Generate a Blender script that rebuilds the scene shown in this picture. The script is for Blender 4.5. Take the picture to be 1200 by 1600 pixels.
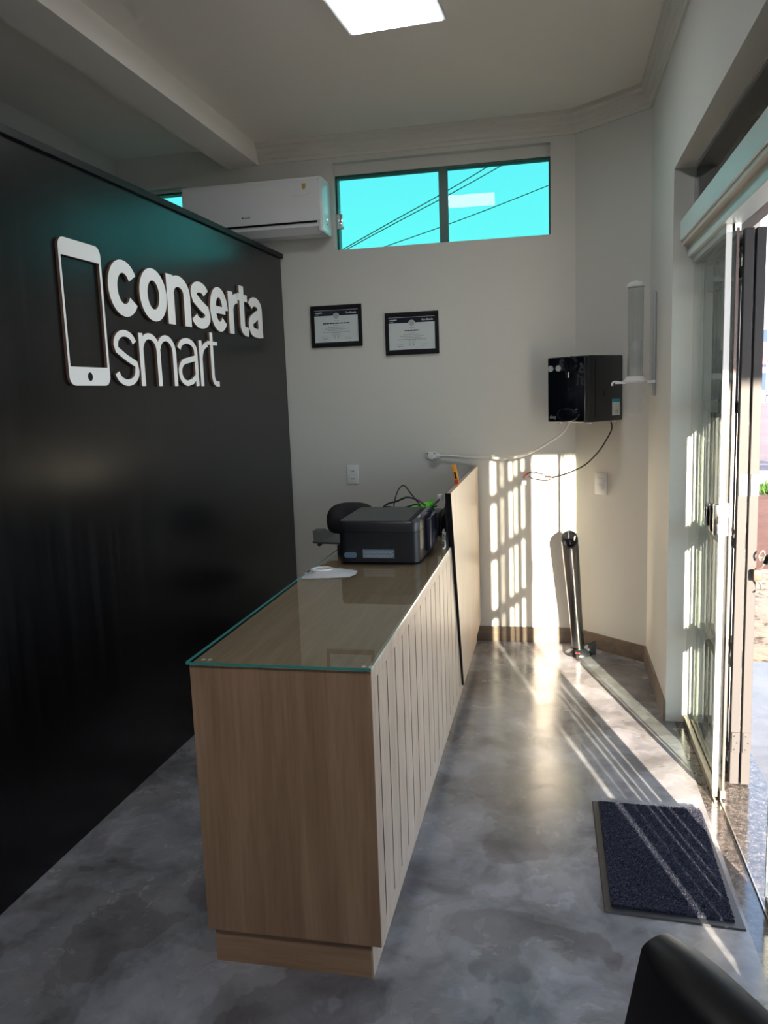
import bpy, bmesh, math, random
from mathutils import Vector, Matrix
random.seed(7)
for o in list(bpy.data.objects): bpy.data.objects.remove(o)
S = bpy.context.scene
COL = S.collection

# ------------------------------------------------------------------ camera
cd = bpy.data.cameras.new('camera'); cam = bpy.data.objects.new('camera', cd); COL.objects.link(cam)
F = 1261.998
cd.sensor_fit = 'VERTICAL'; cd.sensor_height = 36.0; cd.lens = F / 1600 * 36.0
cd.clip_start = .02; cd.clip_end = 500
def _cam():
    a, b, c = -2.11487680e-01, 1.45832458e-01, -3.56856827e-02
    M = Matrix(((1,0,0),(0,0,-1),(0,1,0)))
    Rz = Matrix(((math.cos(a),-math.sin(a),0),(math.sin(a),math.cos(a),0),(0,0,1)))
    Rx = Matrix(((1,0,0),(0,math.cos(b),-math.sin(b)),(0,math.sin(b),math.cos(b))))
    Rr = Matrix(((math.cos(c),-math.sin(c),0),(math.sin(c),math.cos(c),0),(0,0,1)))
    W = Rr @ Rx @ M @ Rz
    r, d, f = W[0], W[1], W[2]
    m = Matrix.Identity(4)
    for i in range(3):
        m[i][0] = r[i]; m[i][1] = -d[i]; m[i][2] = -f[i]
    m[2][3] = 1.55
    cam.matrix_world = m
_cam()
S.camera = cam

# ------------------------------------------------------------------ sky, sun, exposure
SKY = 2.6; SUN = 24.0
w = bpy.data.worlds.new('sky'); S.world = w; w.use_nodes = True
wn = w.node_tree; wn.nodes.clear()
tc = wn.nodes.new('ShaderNodeTexCoord'); sp = wn.nodes.new('ShaderNodeSeparateXYZ'); wn.links.new(tc.outputs['Generated'], sp.inputs[0])
sky = wn.nodes.new('ShaderNodeValToRGB'); wn.links.new(sp.outputs['Z'], sky.inputs[0])
for p_, c_ in ((.06, (.80,.90,1.0)), (.35, (.50,.70,1.0))): sky.color_ramp.elements.new(p_).color = (*c_, 1)
sky.color_ramp.elements[0].color = (.92,.92,.92,1); sky.color_ramp.elements[-1].color = (.30,.50,.92,1)
bg = wn.nodes.new('ShaderNodeBackground'); bg.inputs['Strength'].default_value = SKY
wo = wn.nodes.new('ShaderNodeOutputWorld')
wn.links.new(sky.outputs[0], bg.inputs[0]); wn.links.new(bg.outputs[0], wo.inputs[0])
sl = bpy.data.lights.new('sun', 'SUN'); sun = bpy.data.objects.new('sun', sl); COL.objects.link(sun)
sl.energy = SUN; sl.color = (1, .83, .64); sl.angle = math.radians(.45)
SD = Vector((-.287, .958, -.224)).normalized()
sun.rotation_euler = SD.to_track_quat('-Z', 'Y').to_euler(); sun.location = (3, -6, 5)
S.view_settings.view_transform = 'Standard'; S.view_settings.look = 'None'
S.view_settings.gamma = 1; S.view_settings.use_curve_mapping = False
S.view_settings.exposure = 0.98
S.cycles.max_bounces = 10; S.cycles.transparent_max_bounces = 24; S.cycles.diffuse_bounces = 6
S.cycles.caustics_reflective = True; S.cycles.caustics_refractive = False
S.cycles.sample_clamp_indirect = 6
LED_POWER = 11.5

# ------------------------------------------------------------------ materials
def mat(name, col, rough=.5, metal=0, spec=.5, bump=None, coat=0, emit=None):
    m = bpy.data.materials.new(name); m.use_nodes = True
    b = m.node_tree.nodes['Principled BSDF']
    b.inputs['Base Color'].default_value = (*col, 1); b.inputs['Roughness'].default_value = rough
    b.inputs['Metallic'].default_value = metal; b.inputs['Specular IOR Level'].default_value = spec
    b.inputs['Coat Weight'].default_value = coat; b.inputs['Coat Roughness'].default_value = .05
    if emit:
        b.inputs['Emission Color'].default_value = (*emit[0], 1); b.inputs['Emission Strength'].default_value = emit[1]
    if bump: add_bump(m, *bump)
    return m
def N(m, t, **kw):
    n = m.node_tree.nodes.new(t)
    for k, v in kw.items():
        if k in n.inputs: n.inputs[k].default_value = v
        else: setattr(n, k, v)
    return n
def L(m, a, b): m.node_tree.links.new(a, b)
def coords(m, scale=(1,1,1), rot=(0,0,0)):
    t = N(m, 'ShaderNodeTexCoord'); mp = N(m, 'ShaderNodeMapping'); L(m, t.outputs['Object'], mp.inputs['Vector'])
    mp.inputs['Scale'].default_value = scale; mp.inputs['Rotation'].default_value = rot
    return mp.outputs[0]
def add_bump(m, scale, strength, dist=.002):
    b = m.node_tree.nodes['Principled BSDF']
    n = N(m, 'ShaderNodeTexNoise'); n.inputs['Scale'].default_value = scale; n.inputs['Detail'].default_value = 6
    L(m, coords(m), n.inputs['Vector'])
    bp = N(m, 'ShaderNodeBump'); bp.inputs['Strength'].default_value = strength; bp.inputs['Distance'].default_value = dist
    L(m, n.outputs['Fac'], bp.inputs['Height']); L(m, bp.outputs[0], b.inputs['Normal'])
def ramp(m, fac, stops):
    r = N(m, 'ShaderNodeValToRGB'); e = r.color_ramp.elements
    while len(e) < len(stops): e.new(.5)
    for el, (p, c) in zip(e, stops): el.position = p; el.color = (*c, 1)
    L(m, fac, r.inputs[0]); return r.outputs[0]
def noise(m, vec, scale, detail=6, rough=.55, dist=0):
    n = N(m, 'ShaderNodeTexNoise'); n.inputs['Scale'].default_value = scale; n.inputs['Detail'].default_value = detail
    n.inputs['Roughness'].default_value = rough; n.inputs['Distortion'].default_value = dist
    L(m, vec, n.inputs['Vector']); return n.outputs['Fac']
def mixc(m, fac, a, b, blend='MIX'):
    x = N(m, 'ShaderNodeMix', data_type='RGBA', blend_type=blend)
    for sock, v in ((x.inputs[0], fac), (x.inputs[6], a), (x.inputs[7], b)):
        if hasattr(v, 'links') or hasattr(v, 'is_linked'): L(m, v, sock)
        else: sock.default_value = v if isinstance(v, float) else (*v, 1)
    return x.outputs[2]

M_wall = mat('wall_paint', (.66,.645,.60), .62, bump=(28, .25, .004))
M_ceil = mat('ceiling_paint', (.92,.86,.79), .8)
M_crown = mat('moulding_paint', (.72,.68,.62), .6)
def floor_mat():
    m = mat('polished_cement', (.2,.2,.2), .2, coat=.0)
    b = m.node_tree.nodes['Principled BSDF']; v = coords(m)
    n1 = noise(m, v, 1.9, 10, .60, .35); n2 = noise(m, v, 4.5, 9, .62, .5); n3 = noise(m, v, 45, 4, .6)
    c1 = ramp(m, n1, [(.32,(.130,.132,.140)),(.47,(.20,.20,.218)),(.55,(.25,.25,.27)),(.7,(.30,.298,.315))])
    c2 = ramp(m, n2, [(.38,(.72,.71,.71)),(.52,(1,1,1)),(.66,(1.0,.97,.95))])
    c = mixc(m, 1.0, c1, c2, 'MULTIPLY')
    mp = N(m, 'ShaderNodeVectorMath', operation='ADD'); L(m, v, mp.inputs[0]); mp.inputs[1].default_value = (7.3, 2.1, 0)
    n4 = noise(m, mp.outputs[0], 2.3, 5, .5, .2)          # trowelled patches with firm edges
    c = mixc(m, 1.0, c, ramp(m, n4, [(.450,(.74,.72,.71)),(.462,(1,1,1)),(.530,(1,1,1)),(.542,(1.20,1.21,1.25))]), 'MULTIPLY')
    n5 = noise(m, mp.outputs[0], 6.5, 4, .5, .3)
    c = mixc(m, 1.0, c, ramp(m, n5, [(.40,(.88,.87,.86)),(.415,(1,1,1)),(.62,(1,1,1)),(.635,(1.08,1.08,1.10))]), 'MULTIPLY')
    sp = N(m, 'ShaderNodeTexVoronoi'); sp.inputs['Scale'].default_value = 9; L(m, v, sp.inputs['Vector'])
    c = mixc(m, ramp(m, sp.outputs['Distance'], [(.012,(.6,.6,.6)),(.03,(0,0,0))]), c, (.5,.49,.46))
    L(m, c, b.inputs['Base Color'])
    L(m, ramp(m, n2, [(.3,(.17,.17,.17)),(.7,(.31,.31,.31))]), b.inputs['Roughness'])
    bp = N(m, 'ShaderNodeBump'); bp.inputs['Strength'].default_value = .12; bp.inputs['Distance'].default_value = .004
    L(m, n2, bp.inputs['Height']); L(m, bp.outputs[0], b.inputs['Normal'])
    b.inputs['Specular IOR Level'].default_value = .55
    return m
M_floor = floor_mat()
def wood(name, dark, mid, light, axis='z', rough=.42, fine=1.0):
    m = mat(name, mid, rough); b = m.node_tree.nodes['Principled BSDF']
    s = {'z': (14*fine, 14*fine, .8), 'y': (14*fine, .8, 14*fine), 'x': (.8, 14*fine, 14*fine)}[axis]
    v = coords(m, s); n = noise(m, v, 1.0, 5, .55, .5)
    v2 = coords(m, tuple(k*7 for k in s)); n2 = noise(m, v2, 1.0, 3, .5)
    c = ramp(m, n, [(.3, dark), (.5, mid), (.7, light)])
    c = mixc(m, 1.0, c, ramp(m, n2, [(.3,(.82,.80,.78)),(.6,(1,1,1))]), 'MULTIPLY')
    L(m, c, b.inputs['Base Color'])
    bp = N(m, 'ShaderNodeBump'); bp.inputs['Strength'].default_value = .08; bp.inputs['Distance'].default_value = .001
    L(m, n2, bp.inputs['Height']); L(m, bp.outputs[0], b.inputs['Normal'])
    return m
WD = ((.25,.15,.088), (.32,.20,.122), (.385,.25,.16))
M_wz = wood('oak_laminate_upright', *WD, 'z'); M_wy = wood('oak_laminate_top', *WD, 'y'); M_wx = wood('oak_laminate_plinth', *WD, 'x')
M_wlit = wood('oak_laminate_doorlit', (.44,.335,.26), (.50,.39,.31), (.56,.45,.37), 'z', .38)  # same oak made paler: light from the door put into the colour
M_blackwood = wood('black_wood_laminate', (.005,.005,.006), (.008,.008,.009), (.015,.015,.017), 'z', .25, 2.2)
M_blackwood.node_tree.nodes['Principled BSDF'].inputs['Specular IOR Level'].default_value = .40
M_blackedge = mat('black_edge', (.006,.005,.007), .5, spec=.25)
M_groove = mat('dark_backing', (.018,.012,.010), .8, spec=.1)
M_white = mat('white_plastic', (.78,.79,.79), .3)
M_acw = mat('white_glossy_plastic', (.86,.87,.88), .16)
M_sign = mat('white_acrylic', (.95,.95,.94), .4)
M_signside = mat('mdf_edge', (.20,.12,.08), .6)
M_black = mat('black_plastic', (.012,.013,.017), .32)
M_blacktop = mat('charcoal_textured_plastic', (.035,.037,.037), .5)
M_glossblack = mat('gloss_black', (.004,.005,.009), .06)
M_steel = mat('black_chrome', (.16,.16,.17), .25, metal=1)
M_chrome = mat('chrome', (.75,.76,.78), .12, metal=1)
M_alu = mat('satin_aluminium', (.62,.63,.63), .3, metal=.85)
M_aluteal = mat('anodised_door_header', (.66,.74,.71), .4, metal=.2)
M_bronze = mat('floor_rail_metal', (.42,.38,.33), .3, metal=.9)
M_gate = mat('painted_gate_steel', (.05,.049,.052), .5, spec=.15)
M_gatedark = mat('dark_gate_steel', (.025,.025,.03), .4, metal=.3)
M_leather = mat('black_leatherette', (.006,.006,.007), .45, spec=.28, bump=(350, .25, .0005))
M_fabric = mat('black_fabric', (.018,.018,.022), .7)
M_orange = mat('orange_plastic', (.75,.30,.03), .4)
M_green = mat('bright_green_plastic', (.10,.62,.02), .45)
M_gold = mat('gold_sticker', (.62,.42,.10), .35, metal=.4)
M_blue = mat('blue_print', (.03,.30,.48), .5)
M_paper = mat('certificate_paper', (.62,.68,.68), .25)
M_navy = mat('navy_print', (.012,.014,.03), .2)
M_grey = mat('grey_print', (.22,.24,.25), .5)
M_lgrey = mat('light_grey_print', (.38,.42,.43), .5)
M_greyknob = mat('grey_button', (.42,.44,.45), .35)
M_greyled = mat('blue_grey_plastic', (.10,.16,.24), .3)
M_cream = mat('white_cable', (.72,.70,.66), .45)
M_red = mat('red_wire', (.6,.05,.03), .45)
M_base = wood('baseboard_tile', (.155,.115,.085), (.19,.145,.11), (.23,.175,.135), 'x', .35)
M_mullion = mat('dark_green_frame', (.008,.09,.07), .35)
M_rubber = mat('mat_rubber_edge', (.022,.024,.03), .5)
M_cord = mat('black_cord', (.01,.01,.01), .5)
def panel_emit():
    return mat('led_diffuser', (.9,.9,.9), .5, emit=((.93,.97,1.0), LED_POWER))
M_led = panel_emit(); M_led_fill = mat('led_diffuser_bright', (.9,.9,.9), .5, emit=((.97,.97,1.0), LED_POWER*3.0))  # the brighter diffuser serves only the added fill panel
def carpet():
    m = mat('mat_loops', (.02,.022,.04), .9, spec=.2); b = m.node_tree.nodes['Principled BSDF']
    v = coords(m); n = noise(m, v, 210, 3, .7)
    L(m, ramp(m, n, [(.38,(.008,.009,.018)),(.55,(.030,.033,.058)),(.72,(.10,.105,.14))]), b.inputs['Base Color'])
    bp = N(m, 'ShaderNodeBump'); bp.inputs['Strength'].default_value = 1; bp.inputs['Distance'].default_value = .006
    L(m, n, bp.inputs['Height']); L(m, bp.outputs[0], b.inputs['Normal']); return m
M_mat = carpet()
def granite():
    m = mat('dark_granite', (.05,.05,.05), .12); b = m.node_tree.nodes['Principled BSDF']
    v = coords(m); n = noise(m, v, 38, 6, .7); n2 = noise(m, v, 160, 2, .6)
    c = ramp(m, n, [(.35,(.025,.025,.027)),(.52,(.075,.065,.06)),(.66,(.17,.145,.13))])
    c = mixc(m, ramp(m, n2, [(.62,(0,0,0)),(.7,(1,1,1))]), c, (.30,.27,.25)); L(m, c, b.inputs['Base Color']); return m
M_granite = granite()
def glass(name, tint, refl=1.0, rough=0.0):
    m = bpy.data.materials.new(name); m.use_nodes = True; nt = m.node_tree; nt.nodes.clear()
    out = N(m, 'ShaderNodeOutputMaterial'); tr = N(m, 'ShaderNodeBsdfTransparent'); gl = N(m, 'ShaderNodeBsdfGlossy')
    tr.inputs[0].default_value = (*tint, 1); gl.inputs['Roughness'].default_value = rough
    fr = N(m, 'ShaderNodeFresnel'); fr.inputs[0].default_value = 1.5
    mu = N(m, 'ShaderNodeMath', operation='MULTIPLY'); mu.inputs[1].default_value = refl
    L(m, fr.outputs[0], mu.inputs[0]); ge = N(m, 'ShaderNodeNewGeometry')
    bf = N(m, 'ShaderNodeMath', operation='SUBTRACT'); bf.inputs[0].default_value = 1; L(m, ge.outputs['Backfacing'], bf.inputs[1])
    mq = N(m, 'ShaderNodeMath', operation='MULTIPLY'); L(m, mu.outputs[0], mq.inputs[0]); L(m, bf.outputs[0], mq.inputs[1]); mu = mq; mx = N(m, 'ShaderNodeMixShader')
    L(m, mu.outputs[0], mx.inputs[0]); L(m, tr.outputs[0], mx.inputs[1]); L(m, gl.outputs[0], mx.inputs[2])
    L(m, mx.outputs[0], out.inputs[0]); return m
M_glass = glass('clear_green_glass', (.93,.97,.95), .9)
M_topglass = glass('counter_glass', (.93,.96,.945), 1.0)
M_cyan = glass('cyan_tinted_glass', (.20,.49,.44), .8)
M_darkglass = glass('dark_transom_glass', (.03,.033,.035), .9)
M_gedge = mat('green_glass_edge', (.04,.28,.26), .1)
M_gedge_w = mat('pale_glass_edge', (.45,.62,.58), .15)
def plastic_clear():
    m = glass('clear_acrylic_tube', (.93,.94,.94), 1.6, .08); return m
M_tube = plastic_clear()
def frosted(name, col, fac):
    m = bpy.data.materials.new(name); m.use_nodes = True; nt = m.node_tree; b = nt.nodes['Principled BSDF']
    b.inputs['Base Color'].default_value = (*col, 1); b.inputs['Roughness'].default_value = .25
    tr = N(m, 'ShaderNodeBsdfTransparent'); mx = N(m, 'ShaderNodeMixShader'); mx.inputs[0].default_value = fac
    L(m, tr.outputs[0], mx.inputs[1]); L(m, b.outputs[0], mx.inputs[2]); L(m, mx.outputs[0], nt.nodes['Material Output'].inputs[0]); return m
M_cups = frosted('translucent_cups', (.75,.76,.76), .28)
M_cups1 = frosted('single_wall_cups', (.8,.8,.8), .10)
def translucent_bag():
    m = glass('clear_plastic_film', (.80,.83,.88), 1.3, .12); return m
M_film = frosted('clear_plastic_film', (.93,.96,1.0), .5)
# outdoors
def ground(name, stops, scale, rough=.9, bump=.3):
    m = mat(name, stops[0][1], rough, spec=.2); b = m.node_tree.nodes['Principled BSDF']
    v = coords(m); n = noise(m, v, scale, 8, .65, .4); L(m, ramp(m, n, stops), b.inputs['Base Color'])
    bp = N(m, 'ShaderNodeBump'); bp.inputs['Strength'].default_value = bump; bp.inputs['Distance'].default_value = .03
    L(m, n, bp.inputs['Height']); L(m, bp.outputs[0], b.inputs['Normal']); return m
M_pave = ground('pale_concrete', [(.35,(.10,.11,.13)),(.65,(.14,.15,.175))], 6, .55, .1)
M_sand = ground('leaf_strewn_sand', [(.36,(.06,.035,.022)),(.45,(.20,.15,.10)),(.7,(.26,.20,.14))], 9)
M_soil = ground('orange_soil', [(.3,(.085,.032,.016)),(.7,(.14,.058,.032))], 2.5)
M_road = ground('dusty_road', [(.3,(.14,.095,.085)),(.7,(.18,.125,.11))], .35)
M_grass = ground('grass_green', [(.35,(.02,.06,.01)),(.65,(.06,.12,.025))], 12)
M_kerb = ground('grey_kerb', [(.3,(.20,.20,.21)),(.7,(.30,.30,.31))], 8)
M_bwall = mat('pale_blue_render', (.10,.15,.26), .8); M_bwhite = mat('white_render', (.75,.76,.76), .8)
M_yellow = mat('yellow_awning_stripe', (.62,.42,.05), .7); M_pink = mat('pink_red_paint', (.72,.08,.16), .7)
M_darkroof = mat('dark_fascia', (.05,.05,.07), .6); M_porch = mat('porch_soffit', (.32,.31,.30), .8)
M_weather = wood('weathered_timber', (.10,.08,.06), (.18,.14,.11), (.28,.23,.19), 'z', .8)

# ------------------------------------------------------------------ mesh helpers
class MB:
    def __init__(s): s.bm = bmesh.new()
    def box(s, x0, x1, y0, y1, z0, z1, bev=0, seg=2):
        t = bmesh.new()
        vs = [t.verts.new((x, y, z)) for x in (x0, x1) for y in (y0, y1) for z in (z0, z1)]
        for f in ((0,1,3,2),(4,6,7,5),(0,4,5,1),(2,3,7,6),(0,2,6,4),(1,5,7,3)): t.faces.new([vs[i] for i in f])
        if bev: bmesh.ops.bevel(t, geom=t.edges[:], offset=bev, segments=seg, affect='EDGES', profile=.5)
        return s._add(t)
    def _add(s, t, M=None):
        bmesh.ops.recalc_face_normals(t, faces=t.faces[:])
        if M: bmesh.ops.transform(t, matrix=M, verts=t.verts[:])
        me = bpy.data.meshes.new('tmp'); t.to_mesh(me); t.free(); s.bm.from_mesh(me); bpy.data.meshes.remove(me); return s
    def hull(s, bottom, top):
        """two matching loops of points -> closed solid"""
        t = bmesh.new(); a = [t.verts.new(p) for p in bottom]; b = [t.verts.new(p) for p in top]; n = len(a)
        t.faces.new(a[::-1]); t.faces.new(b)
        for i in range(n): t.faces.new((a[i], a[(i+1)%n], b[(i+1)%n], b[i]))
        return s._add(t)
    def loft(s, rings, cap=True, closed=True):
        t = bmesh.new(); R = [[t.verts.new(p) for p in r] for r in rings]; n = len(R[0])
        for a, b in zip(R, R[1:]):
            for i in range(n if closed else n-1): t.faces.new((a[i], a[(i+1)%n], b[(i+1)%n], b[i]))
        if cap and closed: t.faces.new(R[0][::-1]); t.faces.new(R[-1])
        return s._add(t)
    def lathe(s, prof, c=(0,0,0), n=32, axis='z', M=None, cap=True):
        rings = []
        for r, h in prof:
            ring = []
            for i in range(n):
                a = 2*math.pi*i/n; p = (r*math.cos(a), r*math.sin(a), h)
                if axis == 'y': p = (p[0], p[2], p[1])
                if axis == 'x': p = (p[2], p[0], p[1])
                v = Vector(p)
                if M: v = M @ v
                ring.append(v + Vector(c))
            rings.append(ring)
        return s.loft(rings, cap)
    def tube(s, pts, r, n=8, smooth=6):
        P = [Vector(p) for p in pts]
        if smooth and len(P) > 2:
            Q = [P[0]*2-P[1]] + P + [P[-1]*2-P[-2]]; out = []
            for i in range(1, len(Q)-2):
                for k in range(smooth):
                    u = k/smooth; a, b, c, d = Q[i-1:i+3]
                    out.append(.5*((2*b)+(c-a)*u+(2*a-5*b+4*c-d)*u*u+(3*b-a-3*c+d)*u**3))
            out.append(P[-1]); P = out
        rings = []; up = Vector((0,0,1))
        t0 = (P[1]-P[0]).normalized(); nrm = t0.orthogonal().normalized()
        for i, p in enumerate(P):
            t = (P[min(i+1, len(P)-1)] - P[max(i-1, 0)]).normalized()
            nrm = (nrm - t*nrm.dot(t)).normalized(); bn = t.cross(nrm)
            rr = r(i/(len(P)-1)) if callable(r) else r
            rings.append([p + (nrm*math.cos(2*math.pi*k/n) + bn*math.sin(2*math.pi*k/n))*rr for k in range(n)])
        return s.loft(rings)
    def build(s, name, m, parent=None, smooth=False, kind=None, label=None):
        me = bpy.data.meshes.new(name); s.bm.to_mesh(me); s.bm.free()
        ms = m if isinstance(m, (list, tuple)) else [m]
        for x in ms: me.materials.append(x)
        o = bpy.data.objects.new(name, me); COL.objects.link(o)
        if parent: o.parent = parent
        if smooth:
            for p in me.polygons: p.use_smooth = True
            try:
                me.shade_flat() if False else None
                mod = None
                bm = bmesh.new(); bm.from_mesh(me)
                bmesh.ops.remove_doubles(bm, verts=bm.verts, dist=1e-6)
                for e in bm.edges: e.smooth = not (len(e.link_faces) == 2 and e.calc_face_angle(0) > math.radians(38))
                bm.to_mesh(me); bm.free()
            except Exception: pass
        if kind: o['kind'] = kind
        if label: o['label'] = label
        return o
def thing(name, label, cat, loc=(0,0,0), rz=0, group=None):
    o = bpy.data.objects.new(name, None); COL.objects.link(o); o.location = loc; o.rotation_euler = (0,0,rz)
    o.empty_display_size = .1; o['label'] = label; o['category'] = cat
    if group: o['group'] = group
    return o
def tag(o, label, cat, group=None):
    o['label'] = label; o['category'] = cat
    if group: o['group'] = group
    return o
def poly_solid(name, loops, depth, m, parent, fn, side=None):
    """extrude flat strips; fn(u,v,w) -> xyz"""
    mb = MB()
    for lp in loops:
        mb.hull([fn(u, v, 0) for u, v in lp], [fn(u, v, depth) for u, v in lp])
    return mb
def text_obj(name, body, size, m, parent, loc, rot, ext=.0004, bold=0, align='LEFT', sx=1):
    cu = bpy.data.curves.new(name, 'FONT'); cu.body = body; cu.size = size; cu.extrude = ext; cu.offset = bold
    cu.align_x = align; cu.resolution_u = 3
    tmp = bpy.data.objects.new('tmp_text', cu); COL.objects.link(tmp)
    dg = bpy.context.evaluated_depsgraph_get(); dg.update()
    me = bpy.data.meshes.new_from_object(tmp.evaluated_get(dg))
    bpy.data.objects.remove(tmp); bpy.data.curves.remove(cu)
    me.materials.clear(); me.materials.append(m); me.name = name
    o = bpy.data.objects.new(name, me); COL.objects.link(o); o.parent = parent
    o.location = loc; o.rotation_euler = rot; o.scale = (sx, 1, 1)
    return o

# ------------------------------------------------------------------ setting
XR = .495; YF = 4.9; ZC = 3.06
WT = .26                     # right wall thickness
def struct(mb, name, m, parent=None):
    return mb.build(name, m, parent, kind='structure')
struct(MB().box(-4.2, .535, -2.2, 5.15, -.1, 0), 'floor', M_floor)
struct(MB().box(.535, .80, -2.2, 3.76, -.1, -.002), 'trim_1', M_granite)     # granite threshold in the doorway
struct(MB().box(-4.2, .8, -2.2, 5.15, ZC, ZC+.12), 'ceiling', M_ceil)
# back wall with two windows' openings
wb = MB(); y0, y1 = YF, YF+.16
W1 = (-1.292, -.02, 2.415, 2.916); W2 = (-2.62, -2.235, 2.415, 2.86)
wb.box(-2.86, .30, y0, y1, 0, 2.415)
wb.box(-2.86, .30, y0, y1, 2.916, ZC)
wb.box(W1[1], .30, y0, y1, 2.415, 2.916)
wb.box(W2[1], W1[0], y0, y1, 2.415, 2.916)
wb.box(-2.86, W2[0], y0, y1, 2.415, 2.916)
wb.box(W2[0], W2[1], y0, y1, 2.86, 2.916)
struct(wb, 'wall_back', M_wall)
# diagonal corner wall
DA = Vector((.118, 4.9, 0)); DB = Vector((XR, 4.58, 0)); DD = (DB-DA).normalized(); DN = Vector((DD.y, -DD.x, 0))  # DN into room?
if DN.y > 0: DN = -DN
def diag(u, d, z): p = DA + DD*u + DN*d; return (p.x, p.y, z)
dl = (DB-DA).length
struct(MB().hull([diag(0,0,0), diag(dl,0,0), (.75,4.58,0), (.75,5.06,0), (.118,5.06,0)],
                 [diag(0,0,ZC), diag(dl,0,ZC), (.75,4.58,ZC), (.75,5.06,ZC), (.118,5.06,ZC)]), 'wall_corner', M_wall)
# right wall: pier beyond the door, lintel, pier near the camera
DY0, DY1 = -.35, 3.75; DZ = 2.44
wr = MB().box(XR, XR+WT, DY1, 4.58, 0, ZC).box(XR, XR+WT, DY0, DY1, DZ, ZC).box(XR, XR+WT, -2.2, DY0, 0, ZC)
struct(wr, 'wall_right', M_wall)
struct(MB().box(-2.86, -2.70, 3.80, YF, 0, ZC).box(-4.2, -2.86, 3.80, 3.95, 0, ZC).box(-4.35, -4.2, -2.2, 3.95, 0, ZC), 'wall_left', M_wall)
struct(MB().box(-4.2, XR, -2.35, -2.2, 0, ZC), 'wall_front', M_wall)
struct(MB().box(-1.955, -1.75, -2.2, YF, 2.94, ZC), 'trim_2', M_ceil)   # ceiling beam
# crown mouldings: stepped profile (depth from wall, drop from ceiling)
CP = [(0,.115),(.010,.115),(.010,.095),(.022,.088),(.022,.066),(.040,.052),(.040,.034),(.060,.022),(.060,0),(0,0)]
def crown(p0, p1, n, name, e0=0, e1=0):
    p0, p1, n = Vector(p0), Vector(p1), Vector(n); d = (p1-p0).normalized()
    a = [p0 + n*u - d*(u*e0) + Vector((0,0,ZC-v)) for u, v in CP]; b = [p1 + n*u + d*(u*e1) + Vector((0,0,ZC-v)) for u, v in CP]
    struct(MB().hull(a, b), name, M_crown)
crown((-1.75,YF,0), (DA.x,YF,0), (0,-1,0), 'trim_3', 0, -.36)
crown(DA, DB, DN, 'trim_4', -.36, -.42)
crown(DB, (XR,-2.2,0), (-1,0,0), 'trim_5', -.42, 0)
# baseboards
def skirt(p0, p1, n, name):
    p0, p1, n = Vector(p0), Vector(p1), Vector(n); q = [p0, p1, p1+n*.012, p0+n*.012]
    struct(MB().hull([v for v in q], [v+Vector((0,0,.093)) for v in q]), name, M_base)
skirt((-1.6,YF,0), (DA.x,YF,0), (0,-1,0), 'baseboard_back')
skirt(DA, DB, DN, 'baseboard_corner')
skirt(DB, (XR,DY1,0), (-1,0,0), 'baseboard_right')

# ---- windows in the back wall
def window(name, x0, x1, z0, z1, zh, mull=None):
    r = bpy.data.objects.new(name, None); COL.objects.link(r); r['kind'] = 'structure'; r.location = ((x0+x1)/2, YF+.06, z0)
    ox, oy, oz = r.location
    def P(mb, nm, m): return mb.build(nm, m, r)
    def bx(mb, a, b, c, d, e, f): return mb.box(a-ox, b-ox, c-oy, d-oy, e-oz, f-oz)
    P(bx(MB(), x0, x1, YF+.045, YF+.16, zh, z1), 'window_header', M_wall)
    fr = MB(); bx(fr, x0, x0+.012, YF+.05, YF+.075, z0, zh); bx(fr, x1-.010, x1, YF+.05, YF+.075, z0, zh)
    bx(fr, x0, x1, YF+.05, YF+.075, zh-.012, zh); bx(fr, x0, x1, YF+.05, YF+.075, z0, z0+.006)
    P(fr, 'window_frame', M_mullion)
    xs = [x0+.012, *( [mull[0], mull[1]] if mull else []), x1-.010]
    if mull: P(bx(MB(), mull[0], mull[1], YF+.048, YF+.08, z0, zh), 'mullion', M_mullion)
    for i in range(0, len(xs), 2):
        a_, b_2 = xs[i]-ox, xs[i+1]-ox; yy = YF+.060-oy; zz0, zz1 = z0+.004-oz, zh-.010-oz
        P(MB().hull([(a_,yy,zz0),(b_2,yy,zz0),(b_2,yy+.006,zz0),(a_,yy+.006,zz0)], [(a_,yy+.003,zz1),(b_2,yy+.003,zz1),(b_2,yy+.009,zz1),(a_,yy+.009,zz1)]), 'window_pane', M_cyan)
    return r
window('window_1', *W1, 2.852, (-.664, -.612))
window('window_2', *W2, 2.845)
t = thing('window_latch', 'small chrome clamp latch on the left edge of the cyan window', 'latch', (-1.272, YF+.05, 2.585))
MB().box(-.022, .022, -.022, .0, -.045, .045, .006).build('latch_body', M_chrome, t, True)
MB().box(.0, .030, -.030, -.020, -.045, -.030, .003).build('latch_lever', M_white, t, True)

# ---- front door set: header, transom, track, glass leaves
d1 = bpy.data.objects.new('door_1', None); COL.objects.link(d1); d1['kind'] = 'structure'; d1.location = (.58, 1.7, 0)
def dpart(mb, nm, m, **k):
    o = mb.build(nm, m, d1, **k); o.matrix_parent_inverse = Matrix.Translation((-.58, -1.7, 0)); return o
dpart(MB().box(.522, .585, DY0, 3.745, 2.140, 2.225, .003), 'header_box', M_aluteal)
dpart(MB().box(.530, .560, DY0, 3.742, 2.122, 2.140), 'header_ledge', mat('beige_header_strip', (.58,.50,.42), .4))
dpart(MB().box(.556, .625, DY0, 3.742, 2.076, 2.140, .002), 'track_rail', M_aluteal)
dpart(MB().box(.630, .650, DY0, 3.745, 2.10, 2.14).box(.60, .75, DY0, 3.745, 2.135, 2.225), 'track_liner', M_gatedark)
dpart(MB().box(.583, .591, DY0, 3.738, 2.22, 2.436), 'transom_pane', M_darkglass)
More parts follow.
